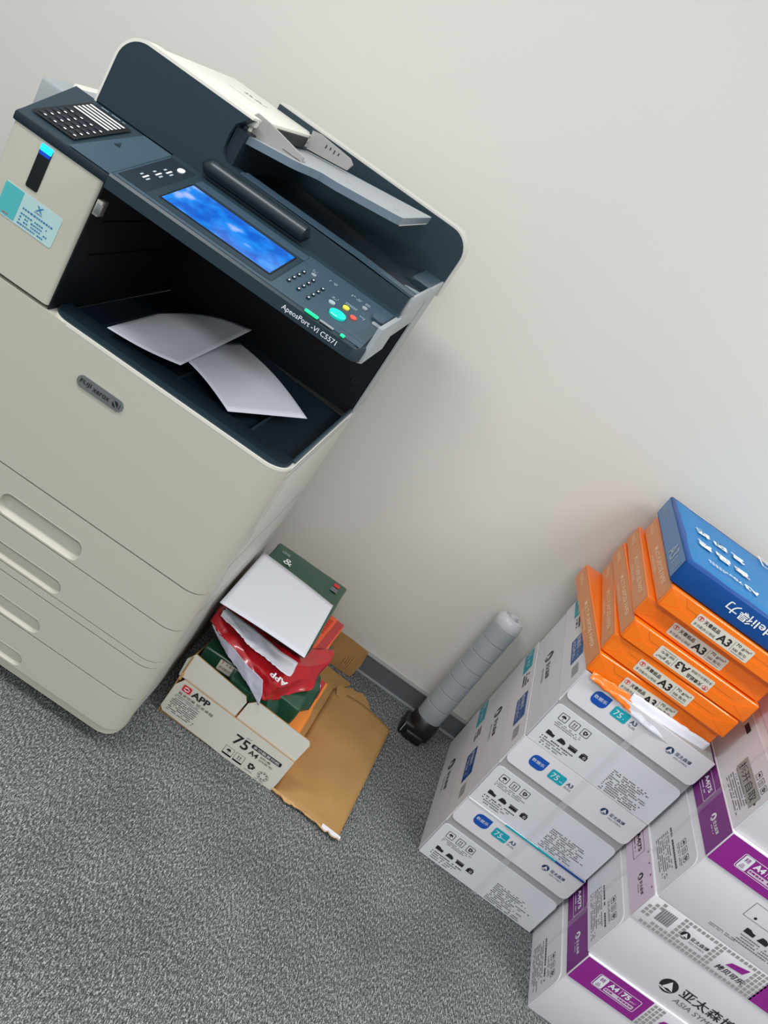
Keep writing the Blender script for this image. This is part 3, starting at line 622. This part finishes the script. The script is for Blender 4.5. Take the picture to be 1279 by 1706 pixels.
# ================================================================== A4 CARTONS (near right)
def a4_carton(k, label, kind, dx=0, dy=0):
    t = thing('paper_carton', label, 'carton', (1.0 + dx, -.668 + dy, .0004 + .2015 * k), 0, 'purple and white cartons in the near right stack')
    Wc, Dc, Hc = .43, .300, .2008
    b = B(); b.box(0, Wc, 0, Dc, 0, Hc, CARTON2 if kind != 'white' else CARTON, .002)
    f = Fr((0, 0, 0), (1, 0, 0), (0, 0, 1)); S0 = Fr((0, Dc, 0), (0, -1, 0), (0, 0, 1))
    if kind == 'logo':
        symbol(b, f, .156, .047, .0185, INK, CARTON2); b.text('亚太森博', f, .182, .041, INK, H=.025, Wd=.125, bold=.012); b.text('ASIA SYMBOL', f, .183, .022, INKG, H=.012, Wd=.12, shear=.15)
    if kind == 'icons':
        q = [(.112, .088), (.150, .088), (.150, .072), (.112, .072)]
        b.ring(rrect(.128, .205, .075, .112, .0005, 1), rrect(.1288, .2042, .0758, .1112, .0004, 1), f, INK); b.dec(ell(.150, .083, .003, .003, 12), f, INK, .0006)
        for i in range(3): machine(b, f, .165 + .03 * i, .052, .022, INK, i)
        b.lines(f, .155, .24, .040, 4, .006, INKG)
        b.lines(f, .10, .16, .022, 2, .004, INKG)
    b.done('carton_body', t)
    # lid band
    b = B(); side = PURPLED if kind in ('plain', 'icons') else PINKW
    b.box(-.0022, Wc + .002, -.0022, Dc + .002, .129, Hc + .0006, CARTON2, .0015)
    f2 = Fr((0, -.0022, 0), (1, 0, 0), (0, 0, 1)); S2 = Fr((-.0022, Dc, 0), (0, -1, 0), (0, 0, 1))
    if kind in ('plain', 'icons'):
        b.rect(.0, .158, .1305, .1995, f2, PURPLE)
        b.ring(rrect(.042, .143, .148, .183, .004, 3), rrect(.0432, .1418, .1492, .1818, .003, 3), f2, WHITEINK, .0009)
        b.dec(rrect(.0455, .065, .150, .181, .003, 3), f2, WHITEINK, .0009); b.text('精', f2, .0495, .167, PURPLE, H=.0105, h=.0012); b.text('品', f2, .0495, .1525, PURPLE, H=.0095, h=.0012)
        b.text('A4', f2, .070, .1655, WHITEINK, H=.0135, Wd=.022, bold=.04, h=.0009); b.rect(.0965, .0975, .165, .180, f2, WHITEINK, .0009); b.text('75', f2, .101, .1655, WHITEINK, H=.0135, Wd=.019, bold=.04, h=.0009); b.text('g/m²', f2, .122, .1655, WHITEINK, H=.0055, Wd=.014, h=.0009)
        b.dec(rrect(.069, .138, .1515, .1615, .002, 2), f2, PINKW, .0009); b.lines(f2, .071, .137, .1590, 1, .008, PURPLE, ragged=.02, h=.0012)
        x0 = .162; bars = False
    else:
        x0 = .004; bars = kind == 'logo'
    nx = int((Wc - x0) / .0098)
    for i in range(nx):
        for j in range(7):
            x = x0 + i * .0098; z = .1315 + j * .0098
            if bars and (.026 < x < .064 and .150 < z < .195 or .085 < x < .145 and .148 < z < .182 or .17 < x < .23 and .135 < z < .185): continue
            if bars and x > .27: continue
            if not bars and .185 < x < .24 and z > .14: continue
            if bars and x < .03 and random.random() < .55: continue
            b.rect(x, x + .0068, z, z + .0068, f2, CHECK)
    if bars:
        b.rect(.272, Wc, .1305, .1995, f2, PURPLE)
        for i in range(20): b.rect(.030 + i * .0016, .030 + i * .0016 + (.0005, .0010)[i % 3 == 1], .156, .188, f2, INK)
        symbol(b, f2, .096, .1655, .0095, INK, CARTON2); b.text('亚太森博', f2, .108, .163, INK, H=.0095, Wd=.040, bold=.01); b.text('ASIA SYMBOL', f2, .109, .156, INKG, H=.004, Wd=.037)
        b.dec([(.196, .176), (.232, .184), (.226, .168), (.190, .165)], f2, PURPLE, .0009); b.text('拷贝可乐', f2, .178, .146, INK, H=.0135, Wd=.062, bold=.02, shear=.2)
    else:
        b.dec([(.200, .176), (.234, .184), (.228, .168), (.194, .165)], f2, PURPLE, .0009)
    b.rect(.001, Dc + .001, .1305, .1995, S2, side, .0005)
    ink = WHITEINK if side is PURPLED else INK
    symbol(b, S2, Dc - .072 , .166, .0085, ink, side); b.text('亚太森博', S2, Dc - .060, .162, ink, H=.0085, Wd=.036, bold=.01, h=.0009); b.lines(S2, Dc - .058, Dc - .03, .158, 1, .004, ink, h=.0009)
    b.ring(rrect(Dc - .20, Dc - .130, .150, .185, .003, 2), rrect(Dc - .199, Dc - .131, .151, .184, .003, 2), S2, ink, .0009)
    b.text('A4|75', S2, Dc - .195, .163, ink, H=.014, Wd=.055, bold=.03, h=.0009); b.lines(S2, Dc - .195, Dc - .14, .159, 1, .006, ink, h=.0009)
    if side is PINKW:
        for i in range(4): b.rect(Dc - .12 + i * .032, Dc - .116 + i * .032, .192, .196, S2, PURPLE, .0009)
    b.done('lid', t)
    # end flap with rounded upper corners
    b = B(); b.prism(rrect(.002, Dc - .002, .001, .110, .018, 6, (0, 0, 1, 1)), S0, 0, .0022, CARTON)
    S1 = Fr((-.0022, Dc, 0), (0, -1, 0), (0, 0, 1))
    e_ = Dc
    for i, fn in enumerate((umbrella, arrows, recycle)):
        frame_icon(b, S1, e_ - .074 + .021 * i, .083, .0075, INK); fn(b, S1, e_ - .074 + .021 * i, .083, .007, INK)
    b.lines(S1, e_ - .085, e_ - .02, .0715, 2, .004, INKG)
    b.lines(S1, e_ - .14, e_ - .015, .058, 1, .008, INK, th=.55, ragged=.1); b.lines(S1, e_ - .14, e_ - .015, .047, 7, .0055, INKG, ragged=.3)
    b.rect(e_ - .235, e_ - .205, .085, .097, S1, INK); 
    if kind == 'top':
        b.rect(e_ - .145, e_ - .02, .042, .072, S1, CHECK, .0009); b.text('拆开自取', S1, e_ - .138, .047, INK, H=.019, Wd=.11, h=.0012)
    b.done('end_flap', t)
    b = B(); b.box(-.0042, -.0026, .115, .128, .0, Hc, TAPE); b.done('packing_strap', t)
    return t
a4_carton(0, 'white carton with purple band on the carpet, lowest of the near right stack', 'plain')
a4_carton(1, 'white carton with large round emblem on its front and a checkered band', 'logo', dx=-.004, dy=.003)
a4_carton(2, 'white carton with purple lid band, resting on the checkered one', 'icons', dx=.001)
a4_carton(3, 'white carton with a grey stamp on its end, topmost at the right edge', 'top', dx=.004, dy=.006)

# ================================================================== WASTE CARTON
t = thing('open_carton', 'battered white carton beside the copier, torn open and filled with paper packs', 'carton', (0, 0, 0))
X0, X1, YF, YB = .017, .317, -.590, -.060
f = Fr((0, YF, 0), (1, 0, 0), (0, 0, 1))
b = B()
def fp(u, v): return (X0 + .3 * u, v)
low = [(X0, .018), (X0 + .008, .008), (X0 + .13, .004), (X0 + .17, .0005), (X1 - .002, .0005), (X1, .03), (X1 + .001, .098), (X0 + .014, .108), (X0 + .002, .085)]
b.prism(low, f, -.003, 0, KRAFT, WARMC)
b.ring(rrect(.035, .0575, .079, .100, .003, 3), rrect(.0352, .0573, .0792, .0998, .003, 3), f, REDINK)
b.dec(rrect(.036, .0565, .082, .099, .003, 3), f, REDINK); b.dec([(.040, .0915), (.047, .0935), (.0525, .0905), (.0525, .0925), (.047, .0965), (.040, .0945)], f, WHITEINK, .0009); b.dec([(.040, .0865), (.0455, .0845), (.0525, .0875), (.0525, .0895), (.0455, .0875), (.040, .0895)], f, WHITEINK, .0009)
b.text('APP', f, .060, .0825, INK, H=.017, Wd=.044, bold=.03)
b.text('質求完美 纸求卓越', f, .034, .0695, INK, H=.0075, Wd=.088)
b.lines(f, .030, .095, .0665, 2, .0045, INKG, ragged=.1); b.lines(f, .030, .100, .056, 8, .0050, INK, th=.4, ragged=.25)
b.text('75', f, .186, .0475, INK, H=.027, Wd=.036, bold=.015); b.text('g/m²', f, .208, .077, INKG, H=.006, Wd=.013)
b.dec(rrect(.226, .301, .0655, .0765, .003, 3), f, INK); b.text('多功能复印纸', f, .230, .0675, CARTON2, H=.0072, Wd=.066, bold=.01, h=.0009)
b.text('A4', f, .228, .0475, INK, H=.0130, Wd=.022, bold=.02); b.text('8包/箱', f, .255, .0555, INK, H=.0062, Wd=.025); b.text('500张/包', f, .255, .0475, INK, H=.0060, Wd=.034)
for i, fn in enumerate((umbrella, arrows)):
    cx = .192 + .0275 * i; b.ring(rrect(cx - .0115, cx + .0115, .0095, .0335, .001, 2), rrect(cx - .0108, cx + .0108, .0135, .0328, .001, 2), f, INK); fn(b, f, cx, .0235, .0088, INK); b.rect(cx - .0115, cx + .0115, .0095, .0132, f, INK)
recycle(b, f, .2505, .0235, .0135, INK); b.lines(f, .240, .262, .010, 1, .004, INKG, ragged=0)
for i in range(8): b.dec(ell(.283 + .009 * math.cos(i * .785), .0195 + .008 * math.sin(i * .785), .0022, .0022, 8), f, INKG)
b.ring(ell(.283, .0195, .0132, .0118, 24), ell(.283, .0195, .0124, .011, 24), f, INKG); b.lines(f, .270, .298, .006, 1, .0035, INKG)
b.done('front_panel', t)
tl = Fr((0, YF - .0005, .0), (1, 0, 0), (0, .06, 1))
b = B(); b.prism([(X0 - .004, .106), (X0 + .143, .1015), (X0 + .1465, .146), (X0 + .138, .158), (X0 + .004, .171), (X0 - .007, .150)], tl, -.003, 0, KRAFT, WARMC); b.done('front_flap', t)
b = B(); b.prism([(X0 + .1475, .1015), (X1 + .001, .096), (X1 + .006, .150), (X1 + .0, .159), (X0 + .165, .164), (X0 + .150, .147)], tl, -.003, .0003, KRAFT, WARMC); b.done('front_flap', t)
b = B(); b.prism([(YF + .002, .0005), (YB, .0005), (YB, .12), (-.2, .11), (-.30, .13), (-.45, .12), (YF + .002, .165)], Fr((X0 + .003, 0, 0), (0, 1, 0), (0, 0, 1)), -.003, 0, KRAFT); 
b.box(X0, X0 + .006, YF + .0, YF + .012, .10, .118, KRAFTD); b.done('left_panel', t)
b = B()
def torn(p0, p1, n=10, amp=.006, seed=1):
    r = random.Random(seed); return [(p0[0] + (p1[0] - p0[0]) * k / n + r.uniform(-amp, amp) * (0 < k < n), p0[1] + (p1[1] - p0[1]) * k / n + r.uniform(-amp, amp) * (0 < k < n)) for k in range(n)]
Z = Fr((0, 0, .0005), (1, 0, 0), (0, 1, 0))
base = [(X0, YF + .003), (X1, YF + .003), (X1 + .012, -.19)] + torn((.350, -.17), (.362, -.065), 6, .005, 5) + [(X0, -.062)]
b.prism(base, Z, 0, .003, KRAFT); b.done('bottom_panel', t)
b = B(); b.prism([(X0, .0005), (.352, .0005), (.358, .05), (.352, .098), (.30, .102), (X0, .1)], Fr((0, YB, 0), (1, 0, 0), (0, 0, 1)), -.003, 0, KRAFT)
for k in range(4): b.box(.313 + k * .006, .315 + k * .006, YB - .0045, YB - .002, .02, .05 + .004 * k, KRAFTD)
b.done('back_panel', t)
b = B()
def fl(u, v):                                     # right wall folded flat on the carpet
    a = Vector((X1 + .001, -.590, .002)).lerp(Vector((.489, -.601, .010)), u); c = Vector((.330, -.155, .006)).lerp(Vector((.509, -.171, .014)), u)
    p = a.lerp(c, v); p.z += .012 * math.sin(math.pi * u) * (.4 + .6 * v) + .003 * noise.noise(p * 11); return p
b.grid(fl, 16, 30, KRAFT)
o_ = b.done('side_flap', t, solid=.004, label='brown inner side of the wall folded flat onto the carpet')
b = B(); r = random.Random(4)
pts = [(.333, -.153), (.345, -.128), (.352, -.138), (.372, -.118), (.385, -.125), (.400, -.112), (.412, -.117), (.428, -.135), (.440, -.158), (.452, -.170), (.470, -.172), (.40, -.20), (.34, -.18)]
b.prism(pts, Fr((0, 0, .006), (1, 0, .02), (0, 1, 0)), 0, .0035, KRAFTD, KRAFT); b.done('torn_tab', t)
b = B(); top_e, bot_e = [], []
for k in range(31):
    u = k / 30; x = X1 - .002 + .178 * u; y = -.589 - .011 * u
    top_e.append((x, y + .002)); bot_e.append((x, y - .002 - r.uniform(.001, .007) * (1 + .5 * math.sin(9 * u))))
ZE = Fr((0, 0, .0015), (1, 0, .02), (0, 1, 0))
b.prism(bot_e + top_e[::-1], ZE, 0, .0018, KRAFTD)
b.prism([(p[0], p[1] + .001) for p in bot_e[22:]] + [(p[0], p[1] + .001) for p in top_e[22:][::-1]], ZE, .0018, .0045, CARTON2)
b.done('frayed_edge', t)

def soft_ream(name, label, x0, x1, y0, y1, z0, z1, rz, mt, extra=None, r=.007, amp=.004, cat='pack of paper', group=None, rx=0):
    cx, cy = (x0 + x1) / 2, (y0 + y1) / 2
    t = thing(name, label, cat, (cx, cy, z0), rz, group); t.rotation_euler = (rx, 0, rz)
    w, d, H = x1 - x0, y1 - y0, z1 - z0
    b = B(); tm = bmesh.new(); bmesh.ops.create_cube(tm, size=1)
    for v in tm.verts: v.co = Vector((v.co.x * w, v.co.y * d, (v.co.z + .5) * H))
    bmesh.ops.bevel(tm, geom=list(tm.edges), offset=r, segments=3, profile=.6, affect='EDGES')
    bmesh.ops.triangulate(tm, faces=list(tm.faces)); bmesh.ops.subdivide_edges(tm, edges=list(tm.edges), cuts=5, use_grid_fill=True)
    for v in tm.verts:
        k = noise.noise(v.co * 24 + Vector((z0 * 50, 0, 0))); q = noise.noise(v.co * 60 + Vector((z0 * 50, 3, 0)))
        v.co += Vector((k * amp, noise.noise(v.co * 20 + Vector((9, 9, 9))) * amp, (k * .5 + q * .4) * amp if v.co.z > H * .5 else 0))
    tm.verts.index_update(); b.add([v.co.copy() for v in tm.verts], [[v.index for v in f.verts] for f in tm.faces], mt); tm.free()
    if extra: extra(b, w, d, H)
    b.done('wrapper', t, angle=50); return t
def ex_amber(b, w, d, H):
    T = Fr((0, 0, H + .003), (1, 0, 0), (0, 1, 0)); b.rect(w / 2 - .055, w / 2 - .006, d / 2 - .08, d / 2 - .006, T, RED)
    for i in range(8): b.dec(ell(w / 2 - .030 + .011 * math.cos(i * .785), d / 2 - .035 + .010 * math.sin(i * .785), .004, .004, 8), T, WHITEINK, .001)
    b.ring(ell(w / 2 - .030, d / 2 - .035, .018, .017, 24), ell(w / 2 - .030, d / 2 - .035, .0165, .0155, 24), T, WHITEINK, .001)
soft_ream('paper_ream', 'amber and red paper pack at the bottom right inside the torn carton', .040, .298, -.575, -.290, .0045, .100, 0, AMBER, ex_amber, amp=.003)
def ex_green(b, w, d, H):
    f = Fr((0, -d / 2 - .0045, 0), (1, 0, 0), (0, 0, 1)); ff = Fr((-.078, -d / 2 - .0055, .0455), (1, 0, .02), (-.02, 0, 1))
    b.prism(rrect(0, .084, 0, .027, .002, 2), ff, 0, .0006, LABEL); b.text('T', ff, .004, .019, REDINK, H=.007, bold=.03, h=.001); b.text('天章纸品', ff, .014, .0185, INK, H=.0075, Wd=.032, h=.001); b.text('多功能办公用纸', ff, .004, .0065, INK, H=.0065, Wd=.048, h=.001); b.text('A4', ff, .058, .005, INK, H=.017, Wd=.024, bold=.03, h=.001)
soft_ream('paper_ream', 'dark green paper pack with white A4 label inside the torn carton', .020, .262, -.545, -.265, .1045, .1785, .03, GREEN, ex_green, amp=.005)
def ex_red(b, w, d, H):
    T = Fr((0, 0, H + .002), (1, 0, 0), (0, 1, 0))
    b.rect(w / 2 - .022, w / 2 - .004, -d / 2 + .01, d / 2 - .01, T, RED); 
    for k in range(7): b.rect(w / 2 - .05 + .003 * (k % 3), w / 2 - .03, d / 2 - .03 - k * .011, d / 2 - .026 - k * .011, T, REDINK)
soft_ream('paper_ream', 'orange and red paper pack lying under the red crumpled wrapper', .030, .245, -.455, -.196, .1835, .2115, -.06, REDO, ex_red, amp=.003)
def ex_gt(b, w, d, H):
    T = Fr((0, 0, H + .0025), (1, 0, 0), (0, 1, 0))
    b.text('ONE', T, -w / 2 + .020, d / 2 - .045, GREYINK, H=.012, Wd=.022, h=.001); b.text('&', T, -w / 2 + .036, d / 2 - .082, WHITEINK, H=.026, h=.001); b.dec(rrect(w / 2 - .034, w / 2 - .018, d / 2 - .035, d / 2 - .020, .002, 2), T, REDINK, .001); b.rect(w / 2 - .036, w / 2 - .018, d / 2 - .060, d / 2 - .040, T, INKG, .001)
soft_ream('paper_ream', 'dark green paper pack at the top of the waste pile, under a white sheet', .004, .206, -.470, -.178, .2360, .283, .02, GREEN, ex_gt, amp=.003)

def crumple(name, label, pts, nu, nv, mt, amp, seed, cat='wrapper', freq=16, solid=.0008, ragged=.012, group=None, extra=None):
    rows = len(pts); cols = len(pts[0]); r = random.Random(seed)
    def P_(u, v):
        a, c = u * (cols - 1), v * (rows - 1); i, j = min(int(a), cols - 2), min(int(c), rows - 2); fu, fv = a - i, c - j
        p = (Vector(pts[j][i]) * (1 - fu) + Vector(pts[j][i + 1]) * fu) * (1 - fv) + (Vector(pts[j + 1][i]) * (1 - fu) + Vector(pts[j + 1][i + 1]) * fu) * fv
        n_ = Vector((noise.noise(p * freq + Vector((seed, 0, 0))), noise.noise(p * freq + Vector((0, seed + 5, 0))), noise.noise(p * freq + Vector((0, 0, seed + 9)))))
        q = abs(noise.noise(p * freq * 2 + Vector((seed * 2, 1, 0))))
        p = p + n_ * amp + Vector((0, -q * amp * .6, q * amp * .8))
        if v > .99: p += Vector((0, 0, r.uniform(-ragged, ragged)))
        return p
    b = B(); b.grid(P_, nu, nv, mt, True)
    if extra: extra(b)
    o = b.done(name, solid=solid, angle=28); tag(o, label, cat, group); return o
def ex_app(b):
    fr_ = Fr((.210, -.5665, .2360), (-1, .10, .02), (0, -.5, -.85)); b.text('APP', fr_, .0, .0, WHITEINK, H=.012, Wd=.042, bold=.03, h=.006)
crumple('crumpled_wrapper', 'shiny red torn paper wrapper with white lettering draped over the waste pile',
        [[(.006, -.36, .226), (.07, -.37, .226), (.13, -.38, .226), (.20, -.40, .226), (.258, -.345, .2165)],
         [(.000, -.49, .238), (.07, -.51, .236), (.13, -.52, .232), (.19, -.51, .230), (.262, -.385, .2155)],
         [(-.002, -.520, .238), (.065, -.545, .234), (.12, -.560, .222), (.195, -.562, .212), (.262, -.42, .203)],
         [(.000, -.530, .220), (.06, -.560, .222), (.12, -.572, .204), (.190, -.578, .168), (.262, -.47, .188)]], 56, 30, RED, .008, 3, extra=ex_app, ragged=.0015)
crumple('crumpled_sheet', 'lilac grey inside of a torn wrapper, hanging below the red wrapper',
        [[(.004, -.530, .228), (.06, -.562, .226), (.11, -.578, .222), (.165, -.586, .215)], [(.006, -.535, .222), (.07, -.568, .214), (.13, -.584, .204), (.180, -.590, .192)], [(.020, -.540, .215), (.08, -.572, .204), (.150, -.588, .188), (.190, -.592, .165)]], 36, 14, LILAC, .006, 11, ragged=.0015)
crumple('crumpled_sheet', 'white crumpled paper squeezed between the red wrapper and the top green pack',
        [[(.010, -.48, .2395), (.10, -.49, .2395), (.20, -.49, .2395)], [(.012, -.535, .262), (.10, -.548, .248), (.205, -.552, .240)], [(.018, -.552, .262), (.10, -.560, .251), (.205, -.562, .2435)]], 38, 14, PAPER, .008, 21, ragged=.0015, cat='paper')
crumple('crumpled_wrapper', 'dark green torn wrapper sagging over the right side of the carton contents',
        [[(.10, -.55, .176), (.18, -.53, .178), (.264, -.40, .182)], [(.10, -.566, .160), (.20, -.566, .168), (.280, -.43, .168)], [(.11, -.570, .142), (.21, -.572, .138), (.285, -.46, .132)]], 34, 16, GREEN, .007, 31, ragged=.0015)
sheet((.001, -.570, .3010), (.206, -.556, .3010), (.196, -.305, .2945), (-.0075, -.290, .2945), lambda u, v: .002 * math.sin(3 * u), 'paper_sheet', 'blank white sheet lying on top of the waste pile beside the copier', m=PAPER)

# ================================================================== TONER TUBE
base = Vector((.580, -.098, .035)); top = Vector((.592, -.047, .412)); ax = (top - base).normalized(); Lt = (top - base).length
t = thing('toner_cartridge', 'grey ribbed toner tube with black cap, standing on the carpet against the wall', 'toner cartridge', (.58, -.1, 0))
def loc(v): return v - Vector((.58, -.1, 0))
prof = [(.030, .02), (.0345, .03)]
h = .032; n = 7; seg = (Lt - .055) / n
for k in range(n):
    prof += [(.0362, h + .002), (.0366, h + seg - .003), (.0340, h + seg - .0018), (.0340, h + seg)]; h += seg
b = B(); b.lathe(prof + [(.0335, h + .002)], loc(base), ax, TUBE, 40)
b.done('tube_body', t)
b = B(); b.lathe([(.0345, h), (.036, h + .003), (.036, h + .022), (.031, h + .030), (.022, h + .034), (.020, h + .030), (.002, h + .030)], loc(base), ax, TUBEW, 32)
b.lathe([(.012, h + .030), (.012, h + .040), (.002, h + .041)], loc(base), ax, TUBEW, 20); b.done('end_cap', t)
b = B(); b.lathe([(.030, -.030), (.040, -.026), (.042, .0), (.040, .026), (.036, .032)], loc(base), ax, BLK, 32)
b.box(-.052, -.012, -.040, .020, .001, .045, BLK, .008, 3); b.box(-.035, .02, -.048, -.01, .003, .03, BLK, .006, 3); b.done('foot_cap', t)
b = B(); b.box(-.046, -.044, -.0415, -.040, .012, .040, GREYINK); b.done('seal_tab', t)
